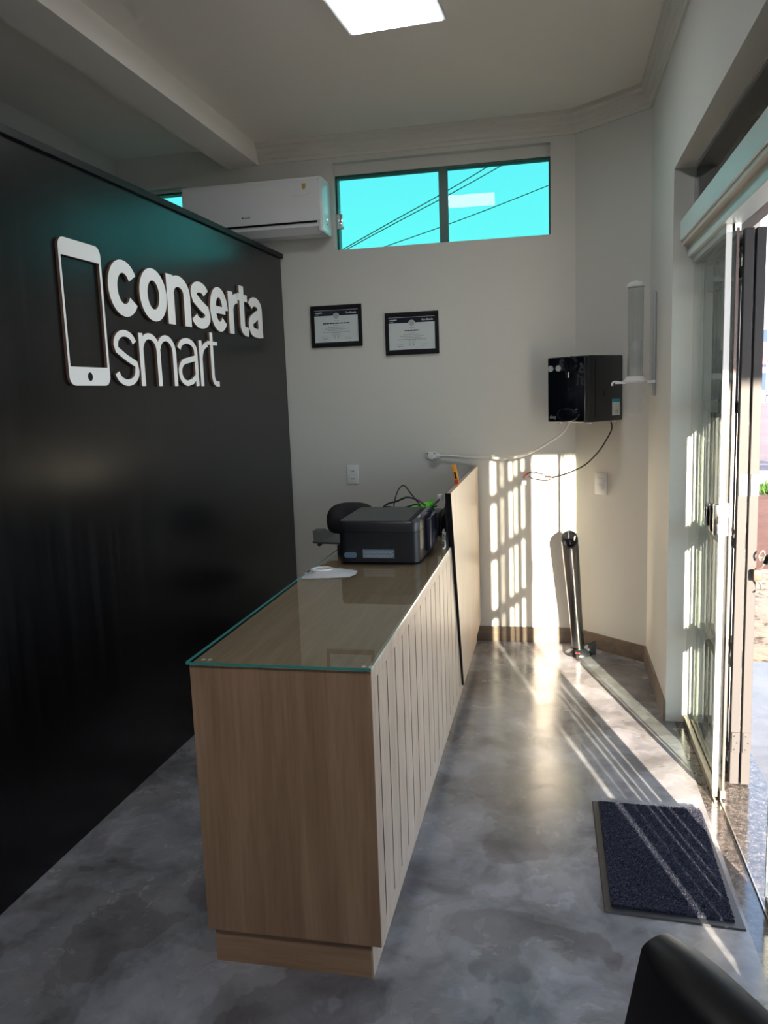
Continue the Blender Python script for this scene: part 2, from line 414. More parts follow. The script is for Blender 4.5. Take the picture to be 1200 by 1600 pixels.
dpart(MB().box(.575, .600, 3.738, 3.748, 2.22, 2.44).box(.575, .600, DY0, 3.748, 2.432, 2.44), 'transom_frame', M_alu)
def leaf(name, x, ya, yb, zt, label, cat, edge_near=True, prof=True):
    r = thing(name, label, cat, (x, (ya+yb)/2, 0)); oy = (ya+yb)/2
    MB().box(-.004, .004, ya-oy, yb-oy, .03, zt-.02).build('glass_pane', M_glass, r)
    MB().box(-.010, .010, ya-oy, yb-oy, .004, .035, .002).build('bottom_rail', M_bronze, r)
    MB().box(-.010, .010, ya-oy, yb-oy, zt-.03, zt).build('top_rail', M_alu, r)
    e = ya if edge_near else yb
    if prof: MB().box(-.011, .009, e-oy-.003, e-oy+.004, .035, zt-.03, .001).build('edge_profile', M_white, r)
    else: MB().box(-.0042, .0042, e-oy-.0015, e-oy, .03, zt-.02).build('glass_edge', mat('bronze_leaf_edge', (.10,.06,.055), .4), r)
    return r
leaf('glass_door_leaf', .582, 3.035, 3.735, 2.08, 'clear glass door leaf with white edge profile, standing open at the far jamb', 'glass door')
leaf('glass_door_leaf', .607, 3.02, 3.70, 2.08, 'second clear glass leaf directly behind the white-edged leaf at the far jamb', 'glass door', prof=False)
nl = leaf('glass_door_leaf', .612, 1.18, 2.375, 2.08, 'clear glass door leaf at the right border of the photo, near the doormat', 'glass door', False)
leaf('glass_door_leaf', .586, -.30, 1.20, 2.08, 'fixed glass door leaf beside the camera, beyond the right border', 'glass door')
struct(MB().box(.5735, .5785, 3.0, 3.74, 0, .008).box(.596, .600, 2.0, 3.74, 0, .006), 'trim_6', M_bronze)
# latches
t = thing('door_latch', 'chrome and black latch on the far open glass door leaf', 'latch', (.575, 3.05, 1.065))
MB().box(-.030, -.006, .0, .075, -.052, .045, .006).build('latch_housing', M_glossblack, t, True)
MB().box(-.024, .010, -.030, .0, -.058, .052, .004).build('latch_plate', M_chrome, t, True)
MB().box(-.012, -.004, -.034, -.029, -.018, .012, .002).build('keyhole', M_black, t)
MB().box(.014, .032, -.024, -.012, -.062, .056, .002).build('strike_plate', M_white, t, True)
MB().lathe([(.002,-.04),(.008,-.03),(.008,.03),(.002,.04)], (-.036,.045,0), 12).build('turn_knob', M_chrome, t, True)
t = thing('door_latch', 'black latch with hooked tongue on the near glass leaf at the right border', 'latch', (.606, 2.382, 1.03))
MB().box(-.018, .020, -.06, .0, -.062, .058, .004).build('latch_housing', M_glossblack, t, True)
MB().box(-.022, .022, -.062, .004, .055, .070, .003).build('latch_plate', M_chrome, t, True)
MB().tube([(-.006,.0,.016),(-.010,.022,.020),(-.014,.046,.022),(-.02,.05,.0)], .007, 8).build('tongue', M_gatedark, t, True)

# ------------------------------------------------------------------ folding steel gate leaves
def gate_leaf(name, x, ya, yb, label, gaps, hinge=True, zt=2.08, bw=.006, pm=None):
    r = thing(name, label, 'gate', (x, (ya+yb)/2, 0), 0, None); oy = (ya+yb)/2
    def P(mb, nm, m=M_gate, **k): return mb.build(nm, m, r, **k)
    P(MB().box(-.016, .016, ya-oy, ya-oy+.04, .004, zt, .002), 'post', pm or M_gate)
    P(MB().box(-.016, .016, yb-oy-.04, yb-oy, .004, zt, .002), 'post')
    for z in (.02, .45, .92, 1.43, 1.92, zt-.05):
        P(MB().box(-.010, .010, ya-oy+.04, yb-oy-.04, z, z+.04), 'rail', M_gatedark)
    for y in gaps:
        P(MB().box(-.003, .003, y-oy-bw/2, y-oy+bw/2, .05, zt-.05), 'bar', M_gatedark)
    if hinge:
        for z in (1.13, .135):
            h = P(MB().box(-.013, .016, ya-oy-.005, ya-oy+.001, z, z+.08, .001), 'hinge', M_chrome if z > 1 else M_gate)
            for dx, dz in ((-.004,.012),(.006,.04),(-.004,.066)):
                MB().lathe([(.003,0),(.003,.002)], (dx, ya-oy-.0075, z+dz), 8, 'y').build('screw', M_gatedark, h)
    return r
fb = [3.15+.04+.1*k for k in range(1, 6)]
gate_leaf('gate_leaf', .672, 3.15, 3.735, 'folded steel gate leaf nearer the glass, its post seen end on', fb)
gate_leaf('gate_leaf', .712, 3.15, 3.735, 'folded steel gate leaf on the street side, its post seen end on', [y+.03 for y in fb])
gate_leaf('gate_leaf', .636, 3.22, 3.735, 'dark steel gate leaf between the glass and the folded pair', [3.5], False, pm=M_gatedark)
# near leaf beyond the right border: solid lower slats, its open slits throw the light strips
g = thing('gate_leaf', 'closed barred steel gate leaf beyond the right border, beside the camera', 'gate', (.70, 1.0, 0))
op = [(1.285,1.375),(1.49,1.522),(1.655,1.70),(1.76,1.80),(1.90,1.948)]
edges = [-.3] + [e for a in op for e in a] + [2.04]
for i in range(0, len(edges), 2):
    a, b = edges[i], edges[i+1]
    MB().box(-.004, .004, a-1, b-1, .02, 2.12, .001).build('slat_panel', M_gate, g)
for z in (.12, .55, .98, 1.35, 1.7, 2.0):
    MB().box(-.018, .018, -1.3, 1.04, z, z+.045).build('rail', M_gatedark, g)
t = thing('padlock', 'rusty padlock hanging by a chain link from the gate post', 'padlock', (.728, 3.128, .84))
MB().tube([(.012,-.008,.055),(.020,-.010,.075),(.012,-.012,.092),(.0,-.010,.075),(.004,-.008,.055)], .0035, 8).build('shackle', M_bronze, t, True)
MB().tube([(.004,0,.02),(.016,-.004,.035),(.018,-.004,.06),(.006,-.002,.065)], .004, 8).build('chain_link', M_bronze, t, True)
MB().box(-.018, .014, -.018, .0, -.02, .022, .006).build('lock_body', mat('rusted_steel', (.13,.07,.05), .6, metal=.4), t, True)
MB().tube([(.0,-.01,-.02),(.010,-.012,-.035),(.012,-.01,-.055),(.0,-.008,-.065)], .0035, 8).build('hook', M_bronze, t, True)

# ------------------------------------------------------------------ partition
PA = -math.atan(.0157)
t = thing('partition_wall', 'tall black wood-grain partition running from the left border to the back wall', 'partition', (-1.671, 2.6, 0), PA)
MB().box(-.06, 0, -3.2, 2.27, 0, 2.385).build('panel', M_blackwood, t)
MB().box(-.066, .014, -3.2, 2.283, 2.385, 2.413, .002).build('top_cap', M_blackedge, t)
# ---- sign
sg = thing('wall_sign', 'white raised lettering and phone symbol mounted on the black partition', 'sign', (-1.671+.0005, 2.6, 0), PA)
def arc(cx, cy, rx, ry, a0, a1, n=18):
    return [(cx+rx*math.cos(math.radians(a0+(a1-a0)*i/n)), cy+ry*math.sin(math.radians(a0+(a1-a0)*i/n))) for i in range(n+1)]
def stroke_quads(path, wv, closed=False):
    """path of (x,y); wv = (half width across x, half width across y): returns offset left/right lists"""
    n = len(path); lf, rt = [], []
    for i, (x, y) in enumerate(path):
        if closed: a, b = path[(i-1) % (n)], path[(i+1) % n]
        else: a, b = path[max(i-1,0)], path[min(i+1,n-1)]
        tx, ty = b[0]-a[0], b[1]-a[1]; l = math.hypot(tx, ty) or 1; nx, ny = -ty/l, tx/l
        lf.append((x+nx*wv[0], y+ny*wv[1])); rt.append((x-nx*wv[0], y-ny*wv[1]))
    return lf, rt
def glyph(ch, W, H, hx, hy):
    """strokes as closed polylines bands; W,H outer size; hx,hy half stroke widths"""
    R = []  # (path, closed)
    l, r, b, tp = hx, W-hx, hy, H-hy; cx, cy = W/2, H/2; rx, ry = (r-l)/2, (tp-b)/2
    if ch == 'c': R.append((arc(cx, cy, rx, ry, 32, 328, 34), 0))
    if ch == 'o': R.append((arc(cx, cy, rx, ry, 0, 360, 40)[:-1], 1))
    if ch == 'e':
        R.append((arc(cx, cy, rx, ry, -38, -90, 6)+arc(cx, cy, rx, ry, -90, -360, 30)[1:], 0)); R.append(([(l, cy*.98), (r, cy*.98)], 2))
    if ch == 'n':
        R.append(([(l, 0), (l, H*.985)], 0)); ay = H*.62
        R.append(([*arc(cx, ay, rx, tp-ay, 165, 0, 14), (r, ay*.5), (r, 0)], 0))
    if ch == 'm':
        R.append(([(l, 0), (l, H*.985)], 0)); ay = H*.66; m = W/2
        R.append(([*arc((l+m)/2, ay, (m-l)/2, tp-ay, 165, 0, 12), (m, ay*.5), (m, 0)], 0))
        R.append(([*arc((m+r)/2, ay, (r-m)/2, tp-ay, 165, 0, 12), (r, ay*.5), (r, 0)], 0))
    if ch == 'r':
        R.append(([(l, 0), (l, H*.985)], 0)); R.append((arc(W*1.02, H*.55, W*1.02-l, H*.97-hy-H*.55, 172, 92, 9), 0))
    if ch == 't':
        m = W*.42; R.append(([(m, H*1.19), (m, H*.25), *arc(m+W*.34, H*.25, W*.34, H*.25-hy*.9, 180, 265, 8)[1:], (W, hy*.85)], 0))
        R.append(([(0, H-hy*.8), (W*.98, H-hy*.8)], 2))
    if ch == 's':
        p = arc(cx, H*.73, rx*.93, tp-H*.73, 15, 180, 12) + [(l+W*.06, H*.64), (cx, H*.51), (r-W*.02, H*.40)] + arc(cx, H*.28, rx, H*.28-b, 0, -168, 12)
        R.append((p, 0))
    if ch == 'a':
        rr = r-W*.03
        R.append((arc((l+rr)/2, H*.72, (rr-l)/2, tp-H*.72, 168, 0, 12) + [(rr, H*.5), (rr, H*.14), (rr+hx*.12, 0)], 0))
        R.append(([(rr, H*.60), (W*.55, H*.545)] + arc(W*.42, H*.29, W*.42-l, H*.29-b, 100, 270, 12) + [(W*.66, H*.10), (rr, H*.22)], 0))
    return R
def add_letter(ch, ya, yb, z0, H, hx, hy):
    ya = ya*1.006-2.6; yb = yb*1.006-2.6; z0 = 1.55+(z0-1.55)*1.006; H *= 1.006; W = yb-ya; mb = MB(); e = 0
    for k, (path, typ) in enumerate(glyph(ch, W, H, hx, hy)):
        wv = (hx, hy) if typ != 2 else (hy*.8, hy*.8)
        x0 = .001; x1 = .012 + k*.0002
        if typ == 2:
            (xa, yy), (xb, _) = path; pts = [(xa, yy-hy*.72), (xb, yy-hy*.72), (xb, yy+hy*.72), (xa, yy+hy*.72)]
            mb.hull([(x0, ya+u, z0+v) for u, v in pts], [(x1, ya+u, z0+v) for u, v in pts]); continue
        lf, rt = stroke_quads(path, wv, typ == 1)
        t_ = bmesh.new(); V = [[t_.verts.new((x, ya+p[0], z0+p[1])) for p in side] for side in (lf, rt) for x in (x0, x1)]
        n = len(lf); rng = range(n) if typ == 1 else range(n-1)
        for i in rng:
            j = (i+1) % n; a0, a1, b0, b1 = V
            t_.faces.new((a1[i], a1[j], b1[j], b1[i])); t_.faces.new((a0[i], b0[i], b0[j], a0[j]))
            t_.faces.new((a0[i], a0[j], a1[j], a1[i])); t_.faces.new((b0[i], b1[i], b1[j], b0[j]))
        if typ != 1:
            for i in (0, n-1): t_.faces.new((V[0][i], V[1][i], V[3][i], V[2][i]))
        mb._add(t_)
    o = mb.build('letter', [M_sign, M_signside], sg)
    for p in o.data.polygons:
        if abs(p.normal.x) < .6: p.material_index = 1
    return o
Z1 = 1.883; H1 = .216
for ch, a, b in (('c',2.857,3.083),('o',3.088,3.318),('n',3.322,3.545),('s',3.548,3.754),('e',3.757,3.968),('r',3.978,4.10),('t',4.100,4.236),('a',4.240,4.452)):
    add_letter(ch, a, b, Z1-.001, H1, {'r':.031,'t':.031}.get(ch,.033), .0245)
for ch, a, b in (('s',2.856,3.040),('m',3.052,3.368),('a',3.382,3.588),('r',3.602,3.700),('t',3.694,3.812)):
    add_letter(ch, a, b, 1.614, .216, .0165, .0125)
# phone symbol: frame outline with round-cornered outside and rectangular screen hole
def rrect(u0, u1, v0, v1, r, n=6):
    P = []
    for cx, cy, a in ((u1-r,v1-r,0),(u0+r,v1-r,90),(u0+r,v0+r,180),(u1-r,v0+r,270)):
        P += [(cx+r*math.cos(math.radians(a+90*i/n)), cy+r*math.sin(math.radians(a+90*i/n))) for i in range(n+1)]
    return P
def ring_solid(outer, inner, f0, f1, mb):
    t_ = bmesh.new(); O0=[t_.verts.new(f0(*p)) for p in outer]; O1=[t_.verts.new(f1(*p)) for p in outer]
    I0=[t_.verts.new(f0(*p)) for p in inner]; I1=[t_.verts.new(f1(*p)) for p in inner]; n=len(outer)
    for i in range(n):
        j=(i+1)%n
        t_.faces.new((O1[i],O1[j],I1[j],I1[i])); t_.faces.new((O0[i],I0[i],I0[j],O0[j]))
        t_.faces.new((O0[i],O0[j],O1[j],O1[i])); t_.faces.new((I0[i],I1[i],I1[j],I0[j]))
    mb._add(t_)
q_ = lambda u: u*1.006-2.6
h_ = lambda v: 1.55+(v-1.55)*1.006
f0 = lambda u, v: (.001, q_(u), h_(v)); f1 = lambda u, v: (.012, q_(u), h_(v))
mb = MB(); ring_solid(rrect(2.560,2.820,1.615,2.120,.034), rrect(2.572,2.806,1.681,2.060,.004), f0, f1, mb)
o = mb.build('phone_symbol', [M_sign, M_signside], sg)
for p in o.data.polygons:
    if abs(p.normal.x) < .6: p.material_index = 1
n = 28; circ = [(2.688+.0155*math.cos(2*math.pi*i/n), 1.647+.0155*math.sin(2*math.pi*i/n)) for i in range(n)]
MB().hull([(.0115, q_(u), h_(v)) for u, v in circ], [(.0123, q_(u), h_(v)) for u, v in circ]).build('button_mark', M_blackedge, sg)

# ------------------------------------------------------------------ air conditioner
t = thing('air_conditioner', 'white wall-mounted split air conditioner above the partition end', 'air conditioner', (-1.737, 4.68, 2.49))
pr = [(0,.03),(0,.27),(.012,.296),(.04,.305),(.205,.305),(.205,.02),(.19,0),(.05,0)]
mb = MB(); mb.hull([(-.428, y, z) for y, z in pr], [(.428, y, z) for y, z in pr])
mb.build('housing', M_acw, t)
fp = [(-.004,.062),(-.006,.27),(.006,.300),(.035,.309),(.05,.309),(.05,.30),(.012,.28),(.004,.062)]
MB().hull([(-.420, y, z) for y, z in fp], [(.415, y, z) for y, z in fp]).build('front_cover', M_acw, t)
MB().box(-.43, .432, .0, .205, .285, .306, .008).build('top_rim', M_acw, t, True)
MB().box(.405, .432, -.004, .205, .0, .3, .012, 3).build('end_cap', M_acw, t, True)
MB().box(-.41, .40, -.0055, .02, .050, .060).build('outlet_slot', M_blackedge, t)
MB().hull([(-.40,-.003,.046),(.40,-.003,.046),(.40,.055,-.004),(-.40,.055,-.004)], [(-.40,.003,.050),(.40,.003,.050),(.40,.06,.001),(-.40,.06,.001)]).build('louver', M_acw, t)
MB().box(-.33, .38, .028, .031, .016, .019).build('louver_seam', M_grey, t)
dx = .33
MB().hull([(dx-.012,-.0075,.268),(dx-.010,-.0075,.245),(dx,-.0075,.232),(dx+.010,-.0075,.245),(dx+.012,-.0075,.268)], [(dx-.012,-.004,.268),(dx-.010,-.004,.245),(dx,-.004,.232),(dx+.010,-.004,.245),(dx+.012,-.004,.268)]).build('shield_sticker', M_gold, t)
MB().lathe([(.0045,0),(.0045,.002)], (-.052,-.0075,.104), 12, 'y').build('logo_dot', M_navy, t)
text_obj('logo_text', 'GREE', .017, M_grey, t, (-.044,-.0065,.098), (math.pi/2,0,0), bold=.0004)
MB().tube([(.25,-.0065,.208),(.30,-.0065,.203),(.345,-.0065,.208),(.375,-.0065,.22)], .0016, 6).build('trim_line', M_white, t)
MB().lathe([(.003,0),(.003,.002)], (.433,.10,.055), 8, 'x').build('screw', M_black, t)

# ------------------------------------------------------------------ certificates
def certificate(x0, x1, z0, z1, label, nm):
    W, H = x1-x0, z1-z0
    t = thing('framed_certificate', label, 'certificate', (x0, YF-.001, z0), 0, 'framed certificates on the back wall')
    b = .022
    f = MB().box(0, W, -.016, 0, 0, b, .002).box(0, W, -.016, 0, H-b, H, .002).box(0, b, -.016, 0, b, H-b).box(W-b, W, -.016, 0, b, H-b)
    f.build('frame', M_blackedge, t)
    MB().box(b, W-b, -.008, -.001, b, H-b).build('paper', M_paper, t)
    band = [(b, H-.062), (W/2-.020, H-.062)] + [(W/2+.020*math.cos(math.radians(a)), H-.062+.016*math.sin(math.radians(a))) for a in range(180, -1, -20)] + [(W-b, H-.062), (W-b, H-b), (b, H-b)]
    MB().hull([(u,-.0092,v) for u, v in band], [(u,-.0082,v) for u, v in band]).build('header_band', M_navy, t)
    MB().box(b, W-b, -.0092, -.0082, b, .030).build('footer_band', M_navy, t)
    MB().box(b, W-b, -.0098, -.0092, H-.031, H-.0285).build('rule_line', M_lgrey, t)
    MB().lathe([(.017,0),(.017,.001)], (W/2, -.0098, H-.066), 20, 'y').build('seal', M_lgrey, t)
    text_obj('title_text', 'Certificado', .0155, M_paper, t, (W-b-.010, -.0095, H-.052), (math.pi/2,0,0), align='RIGHT', bold=.0003)
    text_obj('small_text', 'conserta', .0125, M_paper, t, (b+.006, -.0095, H-.047), (math.pi/2,0,0), bold=.0006)
    text_obj('small_text', 'smart', .0105, M_paper, t, (b+.006, -.0095, H-.057), (math.pi/2,0,0))
    r = random.Random(nm)
    def line(cx, z, w, h, m, dash=True):
        mb = MB(); x = cx-w/2
        while x < cx+w/2:
            l = r.uniform(.010, .026) if dash else w; l = min(l, cx+w/2-x)
            if l > .002: mb.box(x, x+l-.0015, -.0088, -.0082, z, z+h)
            x += l+.0012
        mb.build('print_line', m, t)
    c = W/2
    line(c, H-.094, .034, .003, M_grey); line(c, H-.111, nm, .0062, M_navy); line(c, H-.123, .040, .0024, M_lgrey)
    for z, ww in ((.133,.105),(.143,.145),(.152,.105),(.162,.175),(.166,.05),(.178,.052)): line(c, H-z, ww, .0028, M_grey)
    for cx in (c-.072, c+.072):
        line(cx, H-.190, .048, .002, M_lgrey); line(cx, H-.201, .032, .003, M_grey)
    MB().tube([(c-.011,-.0085,H-.183),(c-.014,-.0085,H-.191),(c-.010,-.0085,H-.199)], .0018, 6).build('emblem', M_grey, t)
    MB().tube([(c+.004,-.0085,H-.184),(c+.012,-.0085,H-.190),(c+.004,-.0085,H-.199)], .0018, 6).build('emblem', M_grey, t)
    line(c-.035, .024, .05, .003, M_lgrey)
    return t
certificate(-1.466, -1.146, 1.842, 2.092, 'black framed certificate, the left one with the longer printed name line', .17)
certificate(-1.002, -.677, 1.776, 2.026, 'black framed certificate, the right one with the shorter printed name line', .085)

# ------------------------------------------------------------------ outlet, switch, plugs, cords
t = thing('power_outlet', 'white double power outlet plate on the back wall left of the printer', 'outlet', (-1.243, YF, 1.053))
MB().box(-.038, .038, -.009, 0, -.060, .060, .004).build('plate', M_white, t, True)
for z in (.024, -.024):
    s = MB().box(-.020, .020, -.011, -.008, z-.012, z+.012, .003).build('socket', M_white, t)
    h = MB()
    for dxx, dz in ((-.008,0),(.008,0),(0,-.004)): h.lathe([(.0026,0),(.0026,.001)], (dxx, -.0122, z+dz), 8, 'y')
    h.build('pin_holes', M_black, s)
t = thing('light_switch', 'white double switch plate on the angled corner wall below the water purifier', 'switch', diag(.187, .0, .992), math.atan2(DD.y, DD.x))
MB().box(-.042, .042, -.009, 0, -.064, .064, .004).build('plate', M_white, t, True)
MB().box(-.024, .022, -.014, -.008, .004, .034, .003).build('rocker', M_white, t, True)
MB().box(-.024, .022, -.014, -.008, -.034, -.004, .003).build('rocker', M_white, t, True)
t = thing('hose_with_wall_plug', 'white hose running from a white wall plug to the water purifier', 'hose', (-.735, 4.88, 1.163))
MB().box(-.028, .026, -.03, .02, -.022, .022, .006).box(.02,.05,-.018,.006,-.014,.014,.004).build('plug', M_white, t, True)
mb = MB()
for a, b_ in ((-.022,-.016),(-.022,.016),(.018,-.016),(.018,.016)): mb.lathe([(.004,0),(.004,.002)], (a,-.0315,b_), 8, 'y')
mb.build('plug_screws', M_black, t)
MB().tube([(.03,-.012,0),(.12,-.02,-.002),(.25,-.03,-.014),(.36,-.05,-.016),(.46,-.08,-.018),(.58,-.14,.012),(.69,-.21,.075),(.775,-.27,.135),(.81,-.29,.19)], .0075, 10).build('hose', M_cream, t, True)
t = thing('purifier_power_cord', 'thin black cord hanging from the purifier to a wall junction with loose wire ends', 'cord', (.30, 4.62, 1.352))
MB().tube([(0,0,0),(.005,.01,-.04),(-.02,.05,-.10),(-.06,.10,-.17),(-.13,.17,-.25),(-.22,.22,-.30),(-.30,.245,-.325),(-.36,.25,-.325)], .0042, 8).build('cord', M_cord, t, True)
MB().tube([(-.28,.24,-.32),(-.34,.25,-.345),(-.42,.262,-.34),(-.455,.27,-.325)], .0028, 6).build('loose_wire', M_cord, t, True)
MB().tube([(-.33,.25,-.322),(-.40,.255,-.302),(-.44,.262,-.298),(-.47,.27,-.315)], .0028, 6, ).build('loose_wire', M_cord, t, True)
MB().tube([(-.455,.266,-.300),(-.475,.268,-.315),(-.487,.272,-.335)], .004, 6).build('wire_end', M_red, t, True)
MB().box(-.50, -.47, .255, .279, -.375, -.345, .004).build('connector', M_white, t, True)

# ------------------------------------------------------------------ water purifier on the angled wall
t = thing('water_purifier', 'black box-shaped water purifier mounted on the angled corner wall', 'water purifier', (.155, 4.439, 1.358), math.atan2(DD.y, DD.x))
W, D, Hh = .257, .326, .354      # local x: -W..0, y: 0..D
MB().box(-W, 0, .035, D, 0, Hh, .006).build('housing', M_black, t, True)
MB().box(-W, .0, 0, .045, .002, Hh-.002, .008, 3).build('front_panel', M_glossblack, t, True)
for u in (-W+.022, -W+.078):
    k = MB().lathe([(.0165,0),(.0165,.008),(.014,.012)], (u+.006, -.010, Hh-.062), 24, 'y').build('button', M_greyknob, t, True)
MB().lathe([(.038,0),(.045,.02),(.036,.03)], (-.085, -.026, Hh-.045), 24, 'y').build('spout_dome', M_glossblack, t, True)
MB().lathe([(.010,-.03),(.014,0)], (-.095, -.022, Hh-.085), 16).build('spout', M_steel, t, True)
rg = [[( -.105+rr*math.cos(math.radians(a)), yy, .045+ .55*rr*math.sin(math.radians(a))) for a in range(0, 360, 15)] for rr, yy in ((.075,-.001),(.070,-.016),(.055,-.020))]
MB().loft(rg).build('drip_tray', M_glossblack, t, True)
MB().box(-.09,-.06, -.0035, 0, .0, .0).build('seam', M_black, t) if False else None
text_obj('logo_text', 'duty', .026, M_lgrey, t, (-W+.016, -.0012, .022), (math.pi/2,0,0))
MB().box(-.001, .0015, .085, .089, .02, Hh-.02).build('side_seam', M_blackedge, t)
MB().box(-.001, .0016, .155, .162, .135, .165).build('side_slot', M_blackedge, t)
MB().box(-.001, .0018, .232, .300, .028, .118).build('energy_label', M_paper, t)
MB().box(.0, .0022, .232, .300, .100, .118).build('energy_label_band', M_blue, t)
MB().box(.0, .0022, .262, .268, .038, .056).box(.0, .0022, .276, .282, .038, .060).build('energy_label_print', M_grey, t)
for u, v in ((-W+.05,.05),(-.02,.06),(-.02,.27),(-W+.05,.27)):
    MB().lathe([(.013,-.011),(.014,0)], (u, v, 0), 12).build('foot', M_white, t, True)
# ---- cup dispenser
t = thing('cup_dispenser', 'clear tube cup dispenser on a white bracket beside the water purifier', 'cup dispenser', (.396, 4.30, 1.40))
MB().lathe([(.0385,.17),(.0385,.632),(.036,.632),(.036,.17)], n=32, cap=False).build('tube', M_tube, t, True)
MB().lathe([(.043,.628),(.044,.638),(.030,.650),(.010,.658),(.004,.660)]).build('lid', M_white, t, True)
MB().lathe([(.058,.158),(.062,.166),(.050,.178),(.042,.190),(.038,.19),(.038,.158)], cap=False).box(-.098,-.045,-.02,.02,.154,.166,.003).box(.045,.096,-.024,.024,.152,.168,.003).build('bracket', M_white, t, True)
MB().tube([(-.06,-.015,.16),(-.10,-.015,.166),(-.112,-.015,.158),(-.112,-.015,.146)], .005, 8).build('lever', M_white, t, True)
MB().lathe([(.039,.158),(.039,.112),(.031,.098),(.030,.012),(.026,.004),(.001,.003)], cap=False).build('outlet_tube', M_cups, t, True)
cups = MB()
for k in range(9): cups.lathe([(.026,.19+k*.014),(.0335,.252+k*.014),(.0345,.254+k*.014)], n=20, cap=False)
cups.build('cup_stack', M_cups1, t, True)
MB().box(.082, .0985, -.016, .016, .09, .60, .006).build('wall_rail', M_greyknob, t, True)

# ------------------------------------------------------------------ slanted-top floor stand
t = thing('tubular_stand', 'black glossy tubular stand with slanted open top leaning in the corner', 'stand', (.128, 4.70, 0))
def ell(cx, cy, cz, rx, ry, sl=0, n=36): return [(cx+rx*math.cos(2*math.pi*i/n), cy+ry*math.sin(2*math.pi*i/n), cz + sl*math.sin(2*math.pi*i/n)) for i in range(n)]
def cen(z): return (-.052*z/.7+.002, -.03*z/.7)
rings = []
for z, rx, ry in ((.02,.037,.036),(.10,.036,.036),(.25,.037,.037),(.40,.041,.040),(.55,.045,.042),(.63,.047,.043)):
    x, y = cen(z); rings.append(ell(x, y, z, rx, ry))
x, y = cen(.69); rings.append(ell(x, y, .685, .047, .043, .045)); rings.append(ell(x, y, .686, .040, .036, .040))
rings.append(ell(x, y, .66, .036, .032, .036)); rings.append(ell(x, y, .62, .034, .030, .02))
MB().loft(rings).build('body', M_steel, t, True)
MB().loft([ell(x, y, .63, .036, .032, .02), ell(x, y, .655, .037, .033, .03)]).build('inner_well', M_black, t, True)
x, y = cen(.655); MB().lathe([(.004,0),(.016,.004),(.016,.022),(.004,.026)], (x, y, .652), 20).build('inner_cap', M_black, t, True)
MB().loft([ell(0,-.015,0,.078,.062), ell(0,-.015,.012,.076,.060), ell(0,-.008,.035,.045,.044)]).build('base', M_black, t, True)
MB().hull([(.03,-.03,0),(.098,-.02,0),(.085,.03,0),(.03,.03,0)], [(.035,-.015,.05),(.098,-.012,.085),(.088,.025,.06),(.035,.02,.05)]).build('foot_flap', M_black, t)
MB().box(-.02, .006, -.068, -.060, .018, .024).build('indicator', M_red, t)

# ------------------------------------------------------------------ reception desk
t = thing('reception_desk', 'oak laminate reception desk with glass top, slatted front and raised screen panel', 'reception desk', (-.70, 1.883, 0))
ox, oy = -.70, 1.883
def dk(mb, nm, m, **k):
    o = mb.build(nm, m, t, **k); o.matrix_parent_inverse = Matrix.Translation((-ox, -oy, 0)); return o
XO = -.452
dk(MB().box(-.940, -.4535, 1.883, 1.901, .108, .864), 'end_panel', M_wz)
dk(MB().box(-.940, -.922, 1.901, 3.92, .108, .864), 'back_panel', M_wz)
dk(MB().box(-.936, -.462, 1.893, 3.92, .858, .868), 'countertop', M_wy)
dk(MB().box(-.462, -.4545, 1.91, 3.50, .115, .85), 'groove_backing', M_groove)
dk(MB().box(-.4535, XO, 1.884, 3.60, .108, .868).box(-.458, -.4535, 1.884, 3.6, .108, .868) if False else MB().box(-.462, XO, 1.8835, 3.52, .830, .8685), 'top_rail', M_wlit)
dk(MB().box(-.462, XO, 1.8835, 3.80, .108, .153), 'bottom_rail', M_wlit)
gy = [1.8835] + [1.955 + .1145*k for k in range(17)]
for a, b in zip(gy, gy[1:]):
    dk(MB().box(-.4615, XO, a+.005 if a > 1.9 else a, b-.005, .1535, .8295), 'slat', M_wlit)
dk(MB().box(-.930, -.482, 1.903, 1.92, 0, .108).box(-.930, -.915, 1.92, 3.9, 0, .108), 'plinth', M_wx)
dk(MB().box(-.4865, -.4815, 1.9028, 4.86, 0, .1075), 'plinth_side', M_wlit)
gl = dk(MB().box(-.944, -.449, 1.872, 3.60, .8695, .8765), 'glass_top', M_topglass)
dk(MB().box(-.9445, -.9438, 1.872, 3.60, .8695, .8765).box(-.9445, -.449, 1.8712, 1.8722, .8695, .8765), 'glass_edge', M_gedge)
dk(MB().box(-.4495, -.4488, 1.872, 3.44, .8695, .8765), 'glass_edge', M_gedge_w, label='pale right-hand edge of the glass top')
for u, v in ((-.915, 1.915), (-.475, 1.905)):
    dk(MB().lathe([(.006,.8685),(.006,.8694)], (u, v, 0), 12).lathe([(.006,.8685),(.006,.8694)], (u+.018, v, 0), 12), 'bumper_pad', M_white)
def skew(Y): return -.437 - (Y-3.4)*.0135
pts = [(3.40,1.118),(4.875,1.100),(4.875,.125),(3.775,.125)]
dk(MB().hull([(skew(Y), Y, z) for Y, z in pts], [(skew(Y)-.020, Y, z) for Y, z in pts]), 'screen_panel', M_wlit)
e = .0012
q = [(3.40,1.118),(3.775,.125)]
dk(MB().hull([(skew(3.4)+.0005, 3.40-e, 1.1185),(skew(3.4)-.0225, 3.40-e, 1.1185),(skew(3.775)-.0225, 3.775-e, .125),(skew(3.775)+.0005, 3.775-e, .125)],
             [(skew(3.4)+.0005, 3.402, 1.1185),(skew(3.4)-.0225, 3.402, 1.1185),(skew(3.775)-.0225, 3.777, .125),(skew(3.775)+.0005, 3.777, .125)]), 'edge_band', M_blackedge, label='black slanted near edge of the screen panel')
